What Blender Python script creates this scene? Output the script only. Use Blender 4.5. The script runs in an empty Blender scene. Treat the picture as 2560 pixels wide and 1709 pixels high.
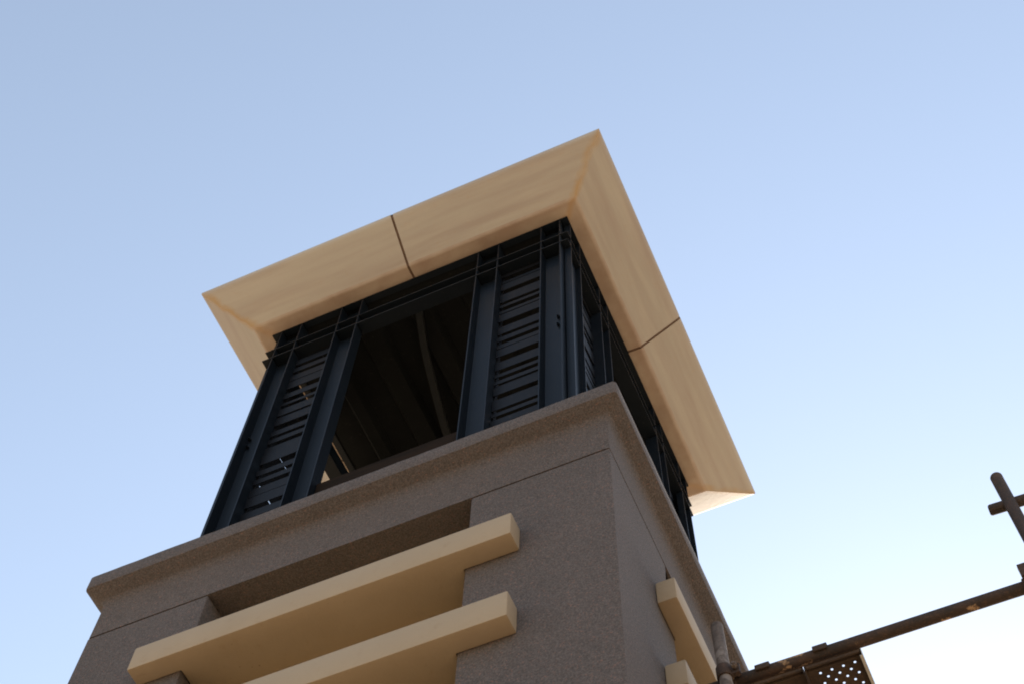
import bpy, bmesh, math, random
from mathutils import Vector, Matrix
random.seed(7)
R = math.radians
scene = bpy.context.scene
COL = scene.collection
Z0 = 10.63            # height of the roof's outer edge above the ground

# ------------------------------------------------------------------ camera
cam = bpy.data.cameras.new('camera'); camo = bpy.data.objects.new('camera', cam); COL.objects.link(camo)
cam.sensor_width = 36.0; cam.lens = 3561.02 / 2560 * 36; cam.clip_end = 9000; cam.clip_start = 0.05
rv = Vector((2.64290817, 0.5514935, 0.16043664)); th = rv.length
camo.matrix_world = Matrix.Translation((2.32515, -4.25435, Z0 - 9.02951)) @ Matrix.Rotation(th, 4, rv.normalized())
scene.camera = camo

# ------------------------------------------------------------------ light
SUN_AZ, SUN_EL = R(92), R(33)     # azimuth counter-clockwise from +X: behind the tower
world = bpy.data.worlds.new('World'); scene.world = world; world.use_nodes = True
wn = world.node_tree.nodes; wl = world.node_tree.links
for n in list(wn): wn.remove(n)
out = wn.new('ShaderNodeOutputWorld'); bg = wn.new('ShaderNodeBackground'); sky = wn.new('ShaderNodeTexSky')
hs = wn.new('ShaderNodeHueSaturation')
sky.sky_type = 'NISHITA'; sky.sun_disc = False; sky.sun_elevation = SUN_EL
sky.sun_rotation = math.pi / 2 - SUN_AZ
sky.air_density = 1.4; sky.dust_density = 0.35; sky.ozone_density = 1.0; sky.altitude = 0
hs.inputs['Saturation'].default_value = 0.74
bg.inputs['Strength'].default_value = 0.15
wl.new(sky.outputs[0], hs.inputs['Color']); wl.new(hs.outputs[0], bg.inputs['Color']); wl.new(bg.outputs[0], out.inputs['Surface'])
sd = bpy.data.lights.new('sun', 'SUN'); sd.energy = 4.6; sd.angle = R(0.5); sd.color = (1.0, 0.90, 0.78)
so = bpy.data.objects.new('sun', sd); COL.objects.link(so)
sdir = Vector((math.cos(SUN_EL) * math.cos(SUN_AZ), math.cos(SUN_EL) * math.sin(SUN_AZ), math.sin(SUN_EL)))
so.rotation_euler = sdir.to_track_quat('Z', 'Y').to_euler(); so.location = (0, 0, 30)
scene.view_settings.view_transform = 'Standard'; scene.view_settings.look = 'None'
scene.view_settings.exposure = 0.76; scene.view_settings.gamma = 1.0; scene.view_settings.use_curve_mapping = False

# ------------------------------------------------------------------ materials
class Mat:
    def __init__(s, name, rough=0.8):
        s.m = bpy.data.materials.new(name); s.m.use_nodes = True
        s.n = s.m.node_tree.nodes; s.l = s.m.node_tree.links
        s.b = s.n['Principled BSDF']; s.b.inputs['Roughness'].default_value = rough
        s.tc = s.n.new('ShaderNodeTexCoord')
    def noise(s, scale, detail=4, stretch=(1, 1, 1), rough=0.6, off=(0, 0, 0)):
        mp = s.n.new('ShaderNodeMapping'); mp.inputs['Scale'].default_value = stretch; mp.inputs['Location'].default_value = off
        t = s.n.new('ShaderNodeTexNoise'); t.inputs['Scale'].default_value = scale
        t.inputs['Detail'].default_value = detail; t.inputs['Roughness'].default_value = rough
        s.l.new(s.tc.outputs['Object'], mp.inputs[0]); s.l.new(mp.outputs[0], t.inputs['Vector'])
        return t.outputs['Fac']
    def ramp(s, fac, a, b, ca=(0, 0, 0), cb=(1, 1, 1)):
        r = s.n.new('ShaderNodeValToRGB'); e = r.color_ramp.elements
        e[0].position = a; e[1].position = b; e[0].color = (*ca, 1); e[1].color = (*cb, 1)
        s.l.new(fac, r.inputs[0]); return r.outputs[0]
    def mix(s, fac, a, b, mode='MIX'):
        x = s.n.new('ShaderNodeMix'); x.data_type = 'RGBA'; x.blend_type = mode
        for k, v in ((0, fac), (6, a), (7, b)):
            if hasattr(v, 'links'): s.l.new(v, x.inputs[k])
            elif isinstance(v, (int, float)): x.inputs[k].default_value = v
            else: x.inputs[k].default_value = (*v, 1)
        return x.outputs[2]
    def math(s, op, a, b=0.0):
        x = s.n.new('ShaderNodeMath'); x.operation = op
        for k, v in ((0, a), (1, b)):
            if hasattr(v, 'links'): s.l.new(v, x.inputs[k])
            else: x.inputs[k].default_value = v
        return x.outputs[0]
    def color(s, c):
        if hasattr(c, 'links'): s.l.new(c, s.b.inputs['Base Color'])
        else: s.b.inputs['Base Color'].default_value = (*c, 1)
    def bump(s, h, strength, dist):
        b = s.n.new('ShaderNodeBump'); b.inputs['Strength'].default_value = strength; b.inputs['Distance'].default_value = dist
        s.l.new(h, b.inputs['Height']); s.l.new(b.outputs[0], s.b.inputs['Normal'])

# grey stone-chip render on the walls
M_wall = Mat('stone_chip_render', 0.95)
g1 = M_wall.noise(125, 2, rough=0.7); g2 = M_wall.noise(190, 2, off=(5, 3, 1)); g3 = M_wall.noise(1.6, 5, off=(2, 9, 4)); g4 = M_wall.noise(110, 2, off=(8, 1, 7))
c = M_wall.ramp(g1, 0.34, 0.66, (0.039, 0.032, 0.031), (0.138, 0.115, 0.113))
c = M_wall.mix(M_wall.ramp(g4, 0.60, 0.68), c, (0.21, 0.115, 0.095))
c = M_wall.mix(M_wall.ramp(g2, 0.64, 0.70), c, (0.03, 0.035, 0.033))
c = M_wall.mix(0.40, c, M_wall.ramp(g3, 0.3, 0.7, (0.070, 0.057, 0.054), (0.108, 0.089, 0.086)))
g5 = M_wall.noise(52, 3, rough=0.8, off=(3, 6, 1)); c = M_wall.mix(0.35, c, M_wall.ramp(g5, 0.30, 0.70, (0.55, 0.55, 0.55), (1.5, 1.47, 1.47)), 'MULTIPLY')
M_wall.color(c); M_wall.bump(g1, 0.8, 0.006)

# cream painted plaster
M_cream = Mat('cream_plaster', 0.75)
n1 = M_cream.noise(3.0, 6); n2 = M_cream.noise(60, 3, off=(3, 1, 2)); n3 = M_cream.noise(14, 5, off=(1, 8, 2))
c = M_cream.ramp(n1, 0.3, 0.7, (0.315, 0.238, 0.162), (0.350, 0.268, 0.187))
c = M_cream.mix(M_cream.math('MULTIPLY', M_cream.ramp(n3, 0.60, 0.74), 0.30), c, (0.24, 0.155, 0.085))
n4 = M_cream.noise(48, 2, off=(4, 4, 4)); n5 = M_cream.noise(2.3, 2, off=(6, 2, 9))
c = M_cream.mix(M_cream.math('MULTIPLY', M_cream.ramp(n4, 0.70, 0.74), M_cream.ramp(n5, 0.52, 0.62)), c, (0.10, 0.055, 0.03))
M_cream.color(c); M_cream.bump(n2, 0.35, 0.004)

M_panel = Mat('recess_bounce_yellow', 0.8)  # yellow made brighter than the beams to add bounce light under them
M_panel.color(M_panel.ramp(M_panel.noise(4, 5), 0.3, 0.7, (0.60, 0.44, 0.22), (0.68, 0.50, 0.27)))

# sand coloured precast roof panels: streaks along each edge, rust run at the mitres, specks
M_roof = Mat('precast_roof_panel', 0.7)
geo = M_roof.n.new('ShaderNodeNewGeometry'); sx = M_roof.n.new('ShaderNodeSeparateXYZ'); M_roof.l.new(geo.outputs['True Normal'], sx.inputs[0])
sp = M_roof.n.new('ShaderNodeSeparateXYZ'); M_roof.l.new(M_roof.tc.outputs['Object'], sp.inputs[0])
ax_ = M_roof.math('ABSOLUTE', sp.outputs[0]); ay_ = M_roof.math('ABSOLUTE', sp.outputs[1])
diff = M_roof.math('SUBTRACT', ax_, ay_)                     # > 0 on the sides whose edge runs along Y
side = M_roof.math('GREATER_THAN', diff, -0.01)
def streak(off, sc, lo, hi):
    a = M_roof.noise(sc, 4, (0.09, 1, 1), 0.55, off); b = M_roof.noise(sc, 4, (1, 0.09, 1), 0.55, off)
    return M_roof.ramp(M_roof.mix(side, a, b), lo, hi)
s1 = streak((1, 2, 3), 9, 0.38, 0.66); s2 = streak((7, 4, 5), 16, 0.45, 0.7); s3 = streak((3, 3, 9), 3.0, 0.4, 0.65)
c = M_roof.mix(s3, (0.410, 0.365, 0.318), (0.365, 0.322, 0.280))
c = M_roof.mix(M_roof.math('MULTIPLY', s1, 0.62), c, (0.315, 0.250, 0.218))
c = M_roof.mix(M_roof.math('MULTIPLY', s2, 0.35), c, (0.47, 0.42, 0.36))
w1 = M_roof.noise(6, 5, off=(4, 4, 0)); wob = M_roof.math('MULTIPLY', M_roof.math('SUBTRACT', w1, 0.5), 0.16)
dist = M_roof.math('ABSOLUTE', M_roof.math('ADD', M_roof.math('ADD', diff, 0.02), wob))
hip = M_roof.ramp(dist, 0.0, 0.055, (1, 1, 1), (0, 0, 0))
hipn = M_roof.ramp(M_roof.noise(2.2, 3, off=(6, 6, 6)), 0.30, 0.55)
c = M_roof.mix(M_roof.math('MULTIPLY', M_roof.math('MULTIPLY', hip, M_roof.math('ADD', hipn, 0.25)), 0.62), c, (0.40, 0.25, 0.11))
spk = M_roof.ramp(M_roof.noise(38, 2, off=(1, 1, 1)), 0.72, 0.78); spm = M_roof.ramp(M_roof.noise(3.3, 2, off=(9, 1, 1)), 0.60, 0.68)
c = M_roof.mix(M_roof.math('MULTIPLY', spk, spm), c, (0.42, 0.17, 0.07))
edge = M_roof.ramp(M_roof.noise(26, 4, off=(0, 5, 5)), 0.58, 0.72)
c = M_roof.mix(M_roof.math('MULTIPLY', edge, 0.18), c, (0.40, 0.28, 0.19))
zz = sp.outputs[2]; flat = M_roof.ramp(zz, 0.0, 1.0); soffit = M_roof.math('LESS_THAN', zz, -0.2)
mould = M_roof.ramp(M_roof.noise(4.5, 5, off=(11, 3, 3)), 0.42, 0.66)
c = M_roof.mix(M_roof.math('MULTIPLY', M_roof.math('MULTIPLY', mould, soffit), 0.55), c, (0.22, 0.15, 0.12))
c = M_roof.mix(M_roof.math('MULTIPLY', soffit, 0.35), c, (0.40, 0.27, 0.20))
M_roof.color(c); M_roof.bump(M_roof.noise(22, 5), 0.18, 0.006)

M_seal = Mat('brown_joint_sealant', 0.7); M_seal.color((0.22, 0.135, 0.095))

def steel(name, a, b, rough):
    m = Mat(name, rough); n = m.noise(5, 5); f = m.noise(45, 4, off=(2, 2, 2))
    c = m.ramp(n, 0.3, 0.7, a, b); c = m.mix(m.math('MULTIPLY', m.ramp(f, 0.62, 0.72), 0.25), c, (0.05, 0.045, 0.042))
    m.color(c); m.bump(f, 0.08, 0.002); m.b.inputs['Specular IOR Level'].default_value = 0.16; return m
M_steel = steel('navy_painted_steel', (0.0045, 0.0075, 0.0125), (0.0068, 0.0102, 0.0162), 0.40)
M_slat = steel('slat_paint', (0.0040, 0.0044, 0.0065), (0.0065, 0.0070, 0.0098), 0.5)
M_brace = steel('brace_paint', (0.015, 0.018, 0.022), (0.024, 0.026, 0.030), 0.5)
M_dark = steel('dark_ceiling_paint', (0.0035, 0.0045, 0.0058), (0.0060, 0.0075, 0.0090), 0.8)
M_timber = Mat('brown_timber', 0.85)
c = M_timber.ramp(M_timber.noise(30, 4, (0.1, 1, 1)), 0.3, 0.7, (0.008, 0.005, 0.003), (0.018, 0.010, 0.0055)); M_timber.color(c); M_timber.b.inputs['Specular IOR Level'].default_value = 0.1

def rusty(name, dark, mid, splash, amt):
    m = Mat(name, 0.85); n = m.noise(9, 6); f = m.noise(55, 4, off=(1, 2, 3)); s = m.noise(11, 5, off=(7, 7, 2)); t = m.noise(120, 2, off=(5, 5, 5))
    c = m.ramp(n, 0.35, 0.68, dark, mid)
    c = m.mix(m.math('MULTIPLY', m.ramp(f, 0.5, 0.68), 0.6), c, (0.018, 0.012, 0.010))
    c = m.mix(m.math('MULTIPLY', m.ramp(t, 0.55, 0.65), 0.3), c, (0.12, 0.060, 0.035))
    c = m.mix(m.ramp(s, amt, amt + 0.05), c, splash)
    m.color(c); m.bump(f, 0.5, 0.003); return m
M_rust = rusty('rusted_scaffold_tube', (0.020, 0.013, 0.011), (0.055, 0.028, 0.018), (0.34, 0.21, 0.12), 0.61)
M_splat = rusty('cement_splashed_tube', (0.070, 0.050, 0.042), (0.14, 0.110, 0.098), (0.19, 0.155, 0.14), 0.55)
M_plank = rusty('rusted_plank_sheet', (0.030, 0.017, 0.011), (0.062, 0.036, 0.021), (0.12, 0.075, 0.045), 0.66)
M_zinc = Mat('weathered_plank_edge', 0.6); M_zinc.color(M_zinc.ramp(M_zinc.noise(20, 4), 0.3, 0.7, (0.34, 0.33, 0.32), (0.48, 0.465, 0.45)))

M_ground = Mat('sandy_ground', 0.95)
c = M_ground.ramp(M_ground.noise(0.35, 8), 0.3, 0.7, (0.41, 0.285, 0.155), (0.50, 0.355, 0.205))
c = M_ground.mix(M_ground.math('MULTIPLY', M_ground.ramp(M_ground.noise(9, 6, off=(3, 3, 3)), 0.55, 0.7), 0.5), c, (0.36, 0.25, 0.15))
M_ground.color(c); M_ground.bump(M_ground.noise(6, 8), 0.6, 0.05)

# ------------------------------------------------------------------ helpers
def link(name, me, mat, parent=None, loc=(0, 0, 0), rot=(0, 0, 0)):
    if mat and not me.materials: me.materials.append(mat.m)
    o = bpy.data.objects.new(name, me); COL.objects.link(o)
    if parent: o.parent = parent
    o.location = loc; o.rotation_euler = rot
    return o
def finish(bm, name, mat, parent=None, bevel=0, smooth=False, loc=(0, 0, 0), rot=(0, 0, 0), segs=2):
    bmesh.ops.recalc_face_normals(bm, faces=bm.faces)
    if bevel: 
        es = [e for e in bm.edges if len(e.link_faces) == 2 and e.calc_face_angle(0) > 0.6]
        bmesh.ops.bevel(bm, geom=es, offset=bevel, segments=segs, profile=0.6, affect='EDGES', clamp_overlap=True)
    if smooth:
        for f in bm.faces: f.smooth = True
    me = bpy.data.meshes.new(name); bm.to_mesh(me); bm.free()
    if smooth: me.set_sharp_from_angle(angle=R(38))
    return link(name, me, mat, parent, loc, rot)
def add_box(bm, x0, x1, y0, y1, z0, z1):
    v = [bm.verts.new(p) for p in ((x0, y0, z0), (x1, y0, z0), (x1, y1, z0), (x0, y1, z0), (x0, y0, z1), (x1, y0, z1), (x1, y1, z1), (x0, y1, z1))]
    for f in ((0, 3, 2, 1), (4, 5, 6, 7), (0, 1, 5, 4), (1, 2, 6, 5), (2, 3, 7, 6), (3, 0, 4, 7)): bm.faces.new([v[i] for i in f])
    return v
def prism(bm, poly, axis, a, b):
    """extrude a 2D polygon along axis (0 x, 1 y, 2 z) from a to b"""
    def P(p, t): return {0: (t, p[0], p[1]), 1: (p[0], t, p[1]), 2: (p[0], p[1], t)}[axis]
    A = [bm.verts.new(P(p, a)) for p in poly]; B = [bm.verts.new(P(p, b)) for p in poly]; n = len(poly)
    bm.faces.new(A); bm.faces.new(list(reversed(B)))
    for i in range(n): bm.faces.new((A[i], B[i], B[(i + 1) % n], A[(i + 1) % n]))
def tube(bm, p, q, r, n=20, ri=None, rnd=0.0):
    p = Vector(p); q = Vector(q); d = (q - p).normalized(); u = d.orthogonal().normalized(); w = d.cross(u)
    def ring(c, rr): return [bm.verts.new(c + (u * math.cos(2 * math.pi * i / n) + w * math.sin(2 * math.pi * i / n)) * rr) for i in range(n)]
    def join(A, B):
        for i in range(n): bm.faces.new((A[i], A[(i + 1) % n], B[(i + 1) % n], B[i]))
    if rnd:
        prof = [(0, r - rnd), (rnd * .3, r - rnd * .3), (rnd, r)]
        rings = [ring(p + d * a, b) for a, b in prof] + [ring(q - d * a, b) for a, b in reversed(prof)]
    else: rings = [ring(p, r), ring(q, r)]
    for A, B in zip(rings, rings[1:]): join(A, B)
    if ri:
        ia = ring(p + d * .001, ri); ib = ring(q - d * .001, ri)
        join(ib, ia); join(rings[-1], ib); join(ia, rings[0])
    else:
        bm.faces.new(list(reversed(rings[0]))); bm.faces.new(rings[-1])
def cells(xs, ys, zs, filled):
    """solid from grid cells; only faces between filled and empty cells"""
    bm = bmesh.new(); V = {}
    def v(i, j, k):
        if (i, j, k) not in V: V[i, j, k] = bm.verts.new((xs[i], ys[j], zs[k]))
        return V[i, j, k]
    F = lambda i, j, k: 0 <= i < len(xs) - 1 and 0 <= j < len(ys) - 1 and 0 <= k < len(zs) - 1 and filled(i, j, k)
    for i in range(len(xs) - 1):
        for j in range(len(ys) - 1):
            for k in range(len(zs) - 1):
                if not F(i, j, k): continue
                for (di, dj, dk), q in (((-1, 0, 0), ((0, 0, 0), (0, 0, 1), (0, 1, 1), (0, 1, 0))), ((1, 0, 0), ((1, 0, 0), (1, 1, 0), (1, 1, 1), (1, 0, 1))),
                        ((0, -1, 0), ((0, 0, 0), (1, 0, 0), (1, 0, 1), (0, 0, 1))), ((0, 1, 0), ((0, 1, 0), (0, 1, 1), (1, 1, 1), (1, 1, 0))),
                        ((0, 0, -1), ((0, 0, 0), (0, 1, 0), (1, 1, 0), (1, 0, 0))), ((0, 0, 1), ((0, 0, 1), (1, 0, 1), (1, 1, 1), (0, 1, 1)))):
                    if not F(i + di, j + dj, k + dk): bm.faces.new([v(i + a, j + b, k + c) for a, b, c in q])
    bmesh.ops.dissolve_limit(bm, angle_limit=0.01, verts=bm.verts, edges=bm.edges)
    return bm
def rrect(hx, hy, r, n=5):
    pts = []
    for cx, cy, a0 in ((hx - r, -hy + r, -90), (hx - r, hy - r, 0), (-hx + r, hy - r, 90), (-hx + r, -hy + r, 180)):
        for i in range(n + 1):
            a = R(a0 + 90 * i / n); pts.append((cx + r * math.cos(a), cy + r * math.sin(a)))
    return pts
def loft(levels, cap0=True, cap1=True):
    bm = bmesh.new(); rings = [[bm.verts.new((x, y, z)) for x, y in rrect(hx, hy, r)] for hx, hy, z, r in levels]
    n = len(rings[0])
    for A, B in zip(rings, rings[1:]):
        for i in range(n): bm.faces.new((A[i], A[(i + 1) % n], B[(i + 1) % n], B[i]))
    if cap0: bm.faces.new(list(reversed(rings[0])))
    if cap1: bm.faces.new(rings[-1])
    return bm
def empty(name, loc, label, cat, group=None):
    o = bpy.data.objects.new(name, None); COL.objects.link(o); o.location = loc
    o['label'] = label; o['category'] = cat
    if group: o['group'] = group
    return o

# ------------------------------------------------------------------ ground
bm = bmesh.new(); NR = [0, 4, 8, 16, 40, 120, 400, 1500, 5000]; prev = None; c0 = bm.verts.new((0, 0, 0))
for r in NR[1:]:
    ring = [bm.verts.new((r * math.cos(2 * math.pi * i / 48), r * math.sin(2 * math.pi * i / 48), 0)) for i in range(48)]
    for i in range(48):
        if prev is None: bm.faces.new((c0, ring[i], ring[(i + 1) % 48]))
        else: bm.faces.new((prev[i], ring[i], ring[(i + 1) % 48], prev[(i + 1) % 48]))
    prev = ring
g = finish(bm, 'ground', M_ground); g['kind'] = 'structure'

# ------------------------------------------------------------------ tower
T = empty('tower', (0, 0, 0), 'square tower with grey stone-chip walls, dark steel louvred lantern and wide sand-coloured roof', 'tower')
O = (0, 0, Z0)
WX, WY = 1.3285, 1.2785; CX, CY = 1.4095, 1.3631; ZH = -3.635; ZB = -Z0
RX0, RX1 = -0.677, 0.667; SY0, SY1 = -0.608, 0.608; RD = 0.24; RB = -6.9
# wall below the groove, with the tall recesses
bm = cells([-WX, RX0, RX1, WX - RD, WX], [-WY, -WY + RD, SY0, SY1, WY], [ZB - 0.3, RB, ZH - 0.004],
           lambda i, j, k: not (k == 1 and ((j == 0 and i == 1) or (i == 3 and j == 2))))
finish(bm, 'wall', M_wall, T, bevel=0.007, smooth=True, loc=O, segs=3)
# band above the groove with coved cornice
lv = [(WX, WY, ZH + 0.004, 0.010), (WX, WY, -3.405, 0.010)]
for t in (0.25, 0.5, 0.75, 1.0):
    a = t * math.pi / 2; lv.append((WX + 0.040 * (1 - math.cos(a)), WY + 0.040 * (1 - math.cos(a)), -3.405 + 0.065 * math.sin(a), 0.011))
lv += [(CX - 0.010, CY - 0.010, -3.312, 0.014), (CX - 0.002, CY - 0.002, -3.308, 0.016), (CX, CY, -3.298, 0.018), (CX, CY, -3.214, 0.018),
       (CX - 0.004, CY - 0.004, -3.204, 0.018), (CX - 0.014, CY - 0.014, -3.200, 0.018), (0.8, 0.8, -3.175, 0.01)]
bm = loft(lv); 
bmesh.ops.subdivide_edges(bm, edges=[e for e in bm.edges if abs(e.verts[0].co.z - e.verts[1].co.z) < 1e-5 and e.calc_length() > 1.0 and e.verts[0].co.z < -3.19], cuts=70)
from mathutils import noise as mnoise
for v in bm.verts:
    if v.co.z > -3.33:
        k = 0.0022 if v.co.z > -3.28 else 0.0015
        n1_ = mnoise.noise(v.co * 7.0) + .6 * mnoise.noise(v.co * 23.0)
        v.co.z += k * n1_; v.co.x += k * .6 * mnoise.noise(v.co * 11 + Vector((5, 0, 0))); v.co.y += k * .6 * mnoise.noise(v.co * 11 + Vector((0, 7, 0)))
finish(bm, 'wall_band', M_wall, T, smooth=True, loc=O)
# shadow groove core
for x0, x1, y0, y1 in ((-WX + .01, RX0 - .01, -WY + .01, -WY + .05), (RX1 + .01, WX - .01, -WY + .01, -WY + .05), (WX - .05, WX - .01, -WY + .052, SY0 - .01), (WX - .05, WX - .01, SY1 + .01, WY - .01)):
    bm = bmesh.new(); add_box(bm, x0, x1, y0, y1, ZH - 0.006, ZH + 0.006); finish(bm, 'groove_strip', M_wall, T, loc=O)
# panels at the back of the recesses, brightened to reflect light onto the beams
bm = bmesh.new(); add_box(bm, RX0 + .003, RX1 - .003, -WY + RD - .02, -WY + RD + .01, RB + .003, ZH - .01); finish(bm, 'recess_panel', M_panel, T, loc=O)
bm = bmesh.new(); add_box(bm, WX - RD - .01, WX - RD + .02, SY0 + .003, SY1 - .003, RB + .003, ZH - .01); finish(bm, 'recess_panel', M_panel, T, loc=O)
# cream beams crossing the recesses
FB = cells([-0.890, RX0 + .004, RX1 - .004, 0.914], [-1.375, -WY - .001, -WY + RD - .021], [0, 0.151], lambda i, j, k: j == 0 or i == 1)
beam = finish(FB, 'beam', M_cream, T, bevel=0.009, smooth=True, loc=(0, 0, Z0 - 4.187))
SB = cells([WX - RD + .021, WX + .001, 1.418], [-0.812, SY0 + .004, SY1 - .004, 0.812], [0, 0.142], lambda i, j, k: i == 1 or j == 1)
sbeam = finish(SB, 'beam', M_cream, T, bevel=0.009, smooth=True, loc=(0, 0, Z0 - 4.178))
for k in range(1, 5):
    for src, z in ((beam, -4.187), (sbeam, -4.178)):
        b = src.copy(); COL.objects.link(b); b.parent = T; b.location = (0, 0, Z0 + z - k * 0.545)

# --- steel lantern. Faces: 0 front (-Y), 1 right (+X), 2 back, 3 left; u runs along the face, d is the depth from the flange tips
TX, TY = 1.102, 1.1245
def fp(face, u, d):
    return ((u, -TY + d), (TX - d, u), (-u, TY - d), (-TX + d, -u))[face]
def fprism(bm, face, poly, z0, z1):
    pts = [fp(face, u, d) for u, d in poly]; prism(bm, pts, 2, z0, z1)
def hsec(u0, u1, d0=0.002, dep=0.082, tf=0.007, tw=0.008, r=0.008):
    e = d0 + dep; a = e - tw
    return [(u0, d0), (u0 + tf, d0), (u0 + tf, a - r), (u0 + tf + r * .3, a - r * .3), (u0 + tf + r, a), (u1 - tf - r, a), (u1 - tf - r * .3, a - r * .3), (u1 - tf, a - r), (u1 - tf, d0), (u1, d0), (u1, e), (u0, e)]
front_cols = [(-1.030, -0.868), (-0.563, -0.400), (0.458, 0.612), (0.912, 1.050)]
side_cols = [(-0.572, -0.424), (0.424, 0.572)]
ZT, ZS = -0.204, -3.195
cols = []
for face in range(4):
    for (a, b) in (front_cols if face in (0, 2) else side_cols):
        if face == 2: a, b = -b, -a
        bm = bmesh.new(); fprism(bm, face, hsec(a, b), ZS, ZT); cols.append((finish(bm, 'column', M_steel, T, loc=O, smooth=True), face, a, b))
for face in (1, 3):              # channels that close the corners on the side faces
    for s in (-1, 1):
        bm = bmesh.new(); u0, u1 = sorted((s * 1.066, s * 0.905))
        sec = [(u0, 0.002), (u0 + .007, 0.002), (u0 + .007, .036), (u1 - .007, .036), (u1 - .007, 0.002), (u1, 0.002), (u1, .046), (u0, .046)]
        fprism(bm, face, sec, ZS, ZT); finish(bm, 'corner_channel', M_steel, T, loc=O)
# bolts on the corner column webs
for cx_, z_ in ((1.004, -1.575), (1.003, -1.678), (-1.016, -1.605), (-1.011, -1.70)):
    bm = bmesh.new(); tube(bm, (cx_, -TY + .073, z_), (cx_, -TY + .060, z_), .010, 6); tube(bm, (cx_, -TY + .060, z_), (cx_, -TY + .050, z_), .006, 10)
    finish(bm, 'bolt', M_steel, T, loc=O)
# ring beams: horizontal flanges and webs, mitred at the corners
def mitre(bm, face, d0, d1, z0, z1):
    L0 = (TX if face in (0, 2) else TY)
    fprism(bm, face, [(-L0 + d0, d0), (L0 - d0, d0), (L0 - d1, d1), (-L0 + d1, d1)], z0, z1)
for face in range(4):
    bm = bmesh.new(); mitre(bm, face, 0.0, 0.045, -0.224, -0.214)
    finish(bm, 'ring_angle', M_steel, T, loc=O)
    bm = bmesh.new(); mitre(bm, face, 0.0, 0.092, -0.489, -0.480); mitre(bm, face, 0.0842, 0.092, -0.6055, -0.4895); mitre(bm, face, 0.0, 0.092, -0.615, -0.606)
    finish(bm, 'ring_channel', M_steel, T, loc=O)
# louvre panels between the columns
gapsR = [(-.663, -.713), (-.757, -.761), (-.861, -.923), (-1.043, -1.08), (-1.127, -1.178), (-1.220, -1.225), (-1.334, -1.396), (-1.499, -1.533), (-1.592, -1.633),
         (-1.689, -1.693), (-1.796, -1.851), (-1.96, -2.006), (-2.052, -2.089), (-2.139, -2.143), (-2.257, -2.307), (-2.426, -2.454), (-2.501, -2.535), (-2.60, -2.605), (-2.72, -2.775), (-2.89, -2.92), (-2.97, -3.01)]
gapsL = [(-.620, -.662), (-.737, -.778), (-.843, -.885), (-.969, -.973), (-1.08, -1.145), (-1.213, -1.255), (-1.30, -1.345), (-1.437, -1.441), (-1.551, -1.617), (-1.683, -1.714), (-1.769, -1.813),
         (-1.897, -1.901), (-2.013, -2.068), (-2.137, -2.172), (-2.23, -2.268), (-2.358, -2.362), (-2.471, -2.523), (-2.60, -2.63), (-2.69, -2.73), (-2.82, -2.825), (-2.94, -3.0)]
def widen(gs, k=.004): return [(a + k, b - k) for a, b in gs]
def narrow(gs, k=0.13): return [((a + b) / 2 + (a - b) / 2 * k, (a + b) / 2 - (a - b) / 2 * k) for a, b in gs]
def louvre(face, u0, u1, gaps, d=0.066):
    bm = bmesh.new()
    for a, b in ((u0, u0 + .008), (u1 - .008, u1)): fprism(bm, face, [(a, d + .016), (b, d + .016), (b, d + .046), (a, d + .046)], ZS, -0.62)
    fr = finish(bm, 'louvre', M_slat, T, loc=O)
    top = -0.60
    for i, (ga, gb) in enumerate(list(gaps) + [(-3.12, -3.2)]):
        if top - ga > 0.012:
            bm = bmesh.new(); j = random.uniform(0, .006); t = 0.004; lean = random.uniform(-.003, .003)
            zt, zb = top - .0, ga
            P = []
            for (u, dd, z) in ((u0, d + j, zb), (u1, d + j + lean * .5, zb), (u1, d + j + t, zb), (u0, d + j + t, zb), (u0, d + j + lean, zt), (u1, d + j + lean, zt), (u1, d + j + t + lean, zt), (u0, d + j + t + lean, zt)):
                x, y = fp(face, u, dd); P.append(bm.verts.new((x, y, z)))
            for f in ((0, 3, 2, 1), (4, 5, 6, 7), (0, 1, 5, 4), (1, 2, 6, 5), (2, 3, 7, 6), (3, 0, 4, 7)): bm.faces.new([P[q] for q in f])
            finish(bm, 'slat', M_slat, fr)
        top = gb
    return fr
louvre(0, -0.866, -0.565, widen(gapsL)); louvre(0, 0.614, 0.910, widen(gapsR))
louvre(1, -0.883, -0.574, widen(gapsR)); louvre(1, 0.574, 0.883, widen(gapsL))
louvre(2, -0.910, -0.614, narrow(gapsL)); louvre(2, 0.565, 0.866, narrow(gapsR))
louvre(3, -0.883, -0.574, narrow(gapsR, .07)); louvre(3, 0.574, 0.883, narrow(gapsL, .07))
# window sills of brown timber between the middle columns
for face, a, b in ((0, -0.398, 0.456), (1, -0.422, 0.422), (2, -0.456, 0.398), (3, -0.422, 0.422)):
    bm = bmesh.new(); fprism(bm, face, [(a, .05), (b, .05), (b, .12), (a, .12)], -3.19, -2.535); finish(bm, 'sill_board', M_timber, T, loc=O, bevel=0.003)
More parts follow.
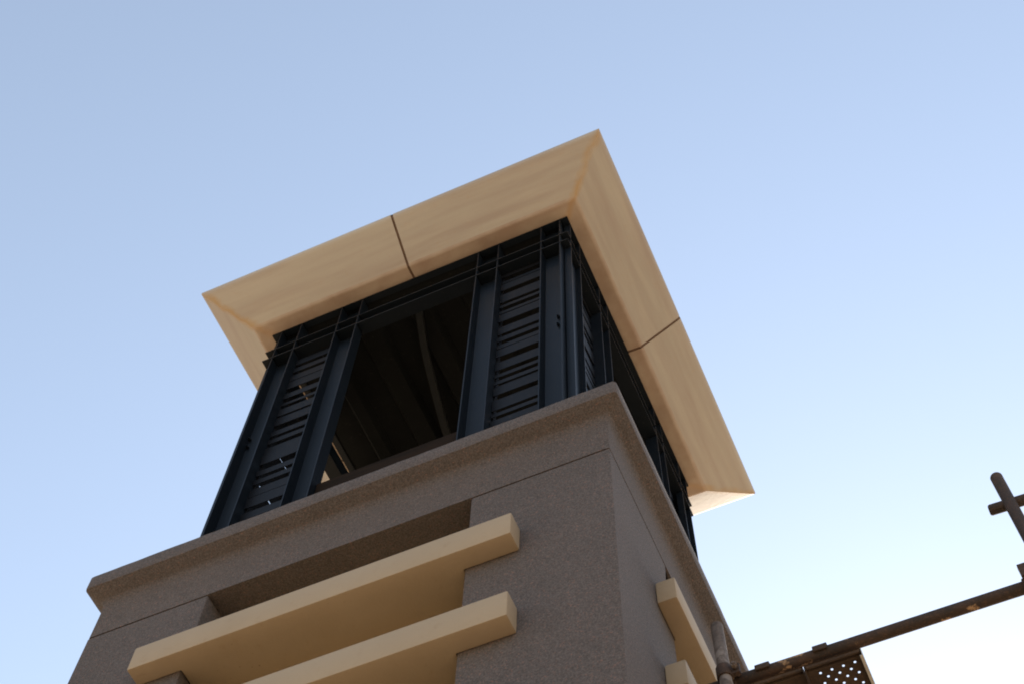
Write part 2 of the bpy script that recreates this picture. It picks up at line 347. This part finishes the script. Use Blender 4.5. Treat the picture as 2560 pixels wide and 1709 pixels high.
# ceiling with deck ribs and a skewed angle
bm = bmesh.new(); add_box(bm, -1.098, 1.098, -1.12, 1.12, -0.212, -0.2055)
finish(bm, 'ceiling', M_dark, T, loc=O)
for k, (xa, xb) in enumerate(((-.86, -.72), (-.55, -.36), (-.16, .02), (.22, .40), (.60, .78))):
    bm = bmesh.new(); prism(bm, [(xa, -.2125), (xa + .03, -.265), (xb - .03, -.265), (xb, -.2125)], 1, -.96, .96); finish(bm, 'ceiling_rib', M_dark, T, loc=O)
path = [(-.060, -.96), (-.097, -.843), (-.124, -.759), (-.152, -.669), (-.179, -.566), (-.203, -.46), (-.229, -.343), (-.256, -.219), (-.279, -.103), (-.297, -.002), (-.33, .25), (-.35, .6), (-.36, .95)]
bm = bmesh.new(); prev = None
for k, p in enumerate(path):
    a = Vector((*path[max(k - 1, 0)], 0)); b = Vector((*path[min(k + 1, len(path) - 1)], 0)); n_ = (b - a).cross(Vector((0, 0, 1))).normalized() * (.022 + .004 * k / len(path))
    c_ = Vector((p[0], p[1], -.31)); rg = [bm.verts.new(v) for v in (c_ - n_, c_ + n_, c_ + n_ + Vector((0, 0, .05)), c_ - n_ + Vector((0, 0, .05)))]
    if prev:
        for q in range(4): bm.faces.new((prev[q], prev[(q + 1) % 4], rg[(q + 1) % 4], rg[q]))
    else: bm.faces.new(rg)
    prev = rg
bm.faces.new(list(reversed(prev)))
finish(bm, 'ceiling_brace', M_brace, T, loc=O)

# --- roof: four precast corner panels with sealed joints at mid-side
AX, AY = 1.5, 1.5199; JX, JY = -0.018, -0.040; G = 0.0085
prof = [(0.52, -0.2035), (0.318, -0.2135), (0.306, -0.2125), (0.296, -0.205), (0.022, -0.0125), (0.007, 0.0), (0.0, 0.012), (0.0, 0.034), (0.004, 0.040), (0.40, 0.10), (1.40, 0.27)]
def arm_quads(bm, sx, sy, profile, closed=True):
    A = []; C = []; B = []
    for ins, z in profile:
        jx = JX + G * sx; jy = JY + G * sy
        cx_, cy_ = sx * (AX - ins), sy * (AY - ins)
        A.append(bm.verts.new((jx, cy_, z))); C.append(bm.verts.new((cx_, cy_, z))); B.append(bm.verts.new((cx_, jy, z)))
    for i in range(len(profile) - 1):
        bm.faces.new((A[i], C[i], C[i + 1], A[i + 1])); bm.faces.new((C[i], B[i], B[i + 1], C[i + 1]))
    return A, B, C
for sx in (1, -1):
    for sy in (-1, 1):
        bm = bmesh.new(); A, B, C = arm_quads(bm, sx, sy, prof)
        bm.faces.new(A); bm.faces.new(list(reversed(B)))
        bm.faces.new((C[0], A[0], A[-1], C[-1])); bm.faces.new((B[0], C[0], C[-1], B[-1]))
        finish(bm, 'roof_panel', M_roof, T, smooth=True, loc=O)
jp = [(i + (0.003 if k > 4 else 0.001), z + (0.0022 if k < 5 else -0.001)) for k, (i, z) in enumerate(prof)]
for face in range(4):
    bm = bmesh.new(); P = []
    for ins, z in jp:
        if face in (0, 2): y = (AY - ins) * (-1 if face == 0 else 1); P.append([bm.verts.new((JX + s * .012, y, z)) for s in (-1, 1)])
        else: x = (AX - ins) * (1 if face == 1 else -1); P.append([bm.verts.new((x, JY + s * .012, z)) for s in (-1, 1)])
    for a, b in zip(P, P[1:]): bm.faces.new((a[0], a[1], b[1], b[0]))
    bmesh.ops.solidify(bm, geom=bm.faces[:], thickness=0.001)
    finish(bm, 'joint_sealant', M_seal, T, loc=O)
# roof cap over the panels
bm = loft([(1.2, 1.2, -0.10, .01), (0.2, 0.2, 0.30, .01)]); finish(bm, 'roof_cap', M_roof, T, loc=O)

# ------------------------------------------------------------------ splinter left on the side beam
bm = bmesh.new()
vs = [bm.verts.new(p) for p in ((1.366, -.775, 0), (1.384, -.778, 0), (1.382, -.768, 0), (1.368, -.766, 0), (1.368, -.757, .150))]
bm.faces.new(vs[:4]); [bm.faces.new((vs[i], vs[(i + 1) % 4], vs[4])) for i in range(4)]
o = finish(bm, 'wood_splinter', M_timber, None, loc=(0, 0, Z0 - 4.178 + .142))
o['label'] = 'thin dark pointed splinter standing on the near end of the right-hand cream beam'; o['category'] = 'splinter'

# ------------------------------------------------------------------ scaffold
S = empty('scaffold', (2.15, -0.8, 0), 'rusty brown scaffold of round steel tubes standing at the right of the tower', 'scaffold')
SO = (-2.15, 0.8, Z0)   # tower coordinates -> scaffold local
LY, LZ, r0 = -0.80, -4.79, 0.0242
LYF = 1.30
def scpart(name, mat, fn, smooth=True):
    bm = bmesh.new(); fn(bm); return finish(bm, name, mat, S, smooth=smooth, loc=SO)
SX0, SX1 = 1.570, 2.776; SYN = -0.852
scpart('standard', M_splat, lambda bm: tube(bm, (SX0, SYN, ZB + .012), (SX0, SYN, -4.50), r0, 24, 0.0205, .004))
scpart('standard', M_rust, lambda bm: tube(bm, (SX1, SYN, ZB + .012), (SX1, SYN, -4.165), r0, 24, None, .006))
for x in (SX0, SX1):
    scpart('standard', M_rust, lambda bm: tube(bm, (x, LYF + .052, ZB + .012), (x, LYF + .052, -4.72), r0, 20, 0.0205, .004))
scpart('ledger', M_rust, lambda bm: tube(bm, (1.44, LY, LZ), (2.98, LY, LZ), r0, 24, 0.0205, .003))
scpart('ledger', M_rust, lambda bm: tube(bm, (1.44, LYF, LZ), (2.98, LYF, LZ), r0, 20, 0.0205, .003))
for x in (SX0, SX1):
    scpart('transom', M_rust, lambda bm: tube(bm, (x + .052, -1.0, LZ - .30), (x + .052, LYF + .16, LZ - .30), r0, 16, 0.0205, .003))
    for y in (SYN, LYF + .052):
        scpart('base_plate', M_rust, lambda bm: (add_box(bm, x - .075, x + .075, y - .075, y + .075, ZB + .001, ZB + .008), tube(bm, (x, y, ZB + .008), (x, y, ZB + .10), .0175, 14)), False)
# short cross stub at the head of the right standard
scpart('cross_stub', M_rust, lambda bm: tube(bm, (2.694, SYN + .012, -4.345), (2.862, SYN + .012, -4.352), .0225, 20, None, .008))
# right-angle couplers
def coupler(x, y, z, ys):
    def f(bm):
        # half shells round the standard and the ledger, plus bolt flaps
        tube(bm, (x, y, z - .030), (x, y, z + .030), .0315, 20, .0245, .003)
        tube(bm, (x - .030, y + ys, z), (x + .030, y + ys, z), .0315, 20, .0245, .003)
        add_box(bm, x - .020, x + .022, y + ys * .35, y + ys * .65, z - .022, z + .022)
        add_box(bm, x + .026, x + .060, y - .010, y + .010, z - .024, z + .024)
        add_box(bm, x - .026, x + .024, y + ys - .010, y + ys + .010, z - .062, z - .026)
    c = scpart('coupler', M_rust, f)
    bm = bmesh.new(); tube(bm, (x + .045, y - .040, z), (x + .045, y + .030, z), .0065, 10); tube(bm, (x + .045, y - .034, z), (x + .045, y - .018, z), .0125, 6)
    tube(bm, (x, y + ys - .036, z - .046), (x, y + ys + .034, z - .046), .0065, 10); tube(bm, (x, y + ys - .030, z - .046), (x, y + ys - .016, z - .046), .0125, 6)
    finish(bm, 'clamp_bolt', M_splat, c)
for x in (SX0, SX1): coupler(x, SYN, LZ, .052); coupler(x, LYF + .052, LZ, -.052)
scpart('collar', M_rust, lambda bm: (tube(bm, (2.686, LY, LZ), (2.752, LY, LZ), .0335, 20, .0245, .004), add_box(bm, 2.690, 2.745, SYN - .012, SYN + .010, -4.800, -4.735), add_box(bm, 2.700, 2.742, SYN + .010, LY - .02, -4.795, -4.765)))

# perforated planks hooked over the ledgers
def plank(x0, label, first, hooks):
    w = 0.2135; y0 = -0.808; L = 2.08; zb = -4.832
    P = empty('scaffold_plank', (x0 + w / 2, 0.25, Z0 + zb), label, 'plank', 'perforated steel planks lying on the scaffold ledger')
    loc = (-(x0 + w / 2), -0.25, -zb)
    # deck sheet with round holes, staggered rows 25 mm apart
    bm = bmesh.new(); dx, dy, hr = 0.0437, 0.0253, 0.0048
    ya = y0 + .042; nrow = int((L - .05) / dy); N = 12
    za = zb + .0005
    def quad(xa, xb, yb, yc): bm.faces.new([bm.verts.new(p) for p in ((xa, yb, za), (xb, yb, za), (xb, yc, za), (xa, yc, za))])
    quad(x0, x0 + w, y0, ya)
    for r in range(nrow):
        yb = ya + r * dy; yc = yb + dy; m = (yb + yc) / 2
        cs = [x0 + .0465 + i * dx for i in range(4)] if r % 2 == 0 else [x0 + .0465 + dx / 2 + i * dx for i in range(4 if r % 4 == 3 else 3)]
        if r < first: cs = []
        # every other row keeps the holes inside the lips
        x = x0
        for cxh in cs:
            xa, xb = cxh - dx / 2 + .0005, cxh + dx / 2 - .0005
            if xb > x0 + w: continue
            quad(x, xa, yb, yc); x = xb
            hv = []; sv = []
            for k in range(N):
                a = 2 * math.pi * (k + .5) / N; ca, sa = math.cos(a), math.sin(a)
                s = min((dx / 2 - .0005) / max(abs(ca), 1e-6), dy / 2 / max(abs(sa), 1e-6))
                hv.append(bm.verts.new((cxh + hr * ca, m + hr * sa, za - .0015))); sv.append((cxh + ca * s, m + sa * s))
            corners = {0: (xb, yc), 1: (xa, yc), 2: (xa, yb), 3: (xb, yb)}
            sv = [bm.verts.new((p[0], p[1], za)) for p in sv]
            for k in range(N):
                k2 = (k + 1) % N; p, q = sv[k].co, sv[k2].co
                if abs(p.x - q.x) > 1e-5 and abs(p.y - q.y) > 1e-5:
                    cc = min(corners.values(), key=lambda c: (c[0] - (p.x + q.x) / 2) ** 2 + (c[1] - (p.y + q.y) / 2) ** 2)
                    bm.faces.new((hv[k], sv[k], bm.verts.new((cc[0], cc[1], za)), sv[k2], hv[k2]))
                else: bm.faces.new((hv[k], sv[k], sv[k2], hv[k2]))
        quad(x, x0 + w, yb, yc)
    yend = ya + nrow * dy; quad(x0, x0 + w, yend, y0 + L)
    bmesh.ops.remove_doubles(bm, verts=bm.verts, dist=0.00005)
    finish(bm, 'deck_sheet', M_plank, P, loc=loc)
    # side lips turned down, with return
    for s, xx in ((1, x0), (-1, x0 + w)):
        bm = bmesh.new(); add_box(bm, *sorted((xx, xx - s * .0022)), y0 + .004, y0 + L - .004, zb - .034, zb + .002)
        if s == -1 and x0 > 1.8: add_box(bm, xx - .0085, xx - .0001, y0 + .006, y0 + L - .006, zb - .0345, zb - .0325)
        finish(bm, 'side_lip', M_zinc if (s == -1 and x0 > 1.8) else M_plank, P, loc=loc)
    # stiffening end ribs
    for ye in (y0 + .004, y0 + .024):
        bm = bmesh.new(); prism(bm, [(ye, zb - .0005), (ye + .004, zb - .009), (ye + .012, zb - .009), (ye + .016, zb - .0005)], 0, x0 + .004, x0 + w - .004)
        finish(bm, 'end_rib', M_plank, P, loc=loc)
    # hooks over the ledger
    for hx, hw in hooks:
        for yl, s in ((LY, -1), (LYF, 1)):
            bm = bmesh.new(); ro, ri = .036, .0262; prof_ = []
            for k in range(9):
                a = R(10 + 190 * k / 8); prof_.append((yl - s * ro * math.cos(a) * -1 * -1, LZ + ro * math.sin(a)))
            inner = []
            for k in range(9):
                a = R(10 + 190 * k / 8); inner.append((yl - s * ri * math.cos(a), LZ + ri * math.sin(a)))
            prism(bm, prof_ + list(reversed(inner)), 0, hx, hx + hw)
            finish(bm, 'hook', M_plank, P, loc=loc, bevel=.002)
plank(1.855, 'rusty perforated scaffold plank with pale side lip, the right one of the two', 0, ((1.903, .055),))
plank(1.634, 'rusty perforated scaffold plank between the splashed upright and the right plank', 2, ((1.680, .055),))

# ------------------------------------------------------------------ render
scene.render.engine = 'CYCLES'
scene.cycles.max_bounces = 8; scene.cycles.diffuse_bounces = 5
scene.render.resolution_x = 1024; scene.render.resolution_y = 683
scene.cycles.filter_width = 1.9
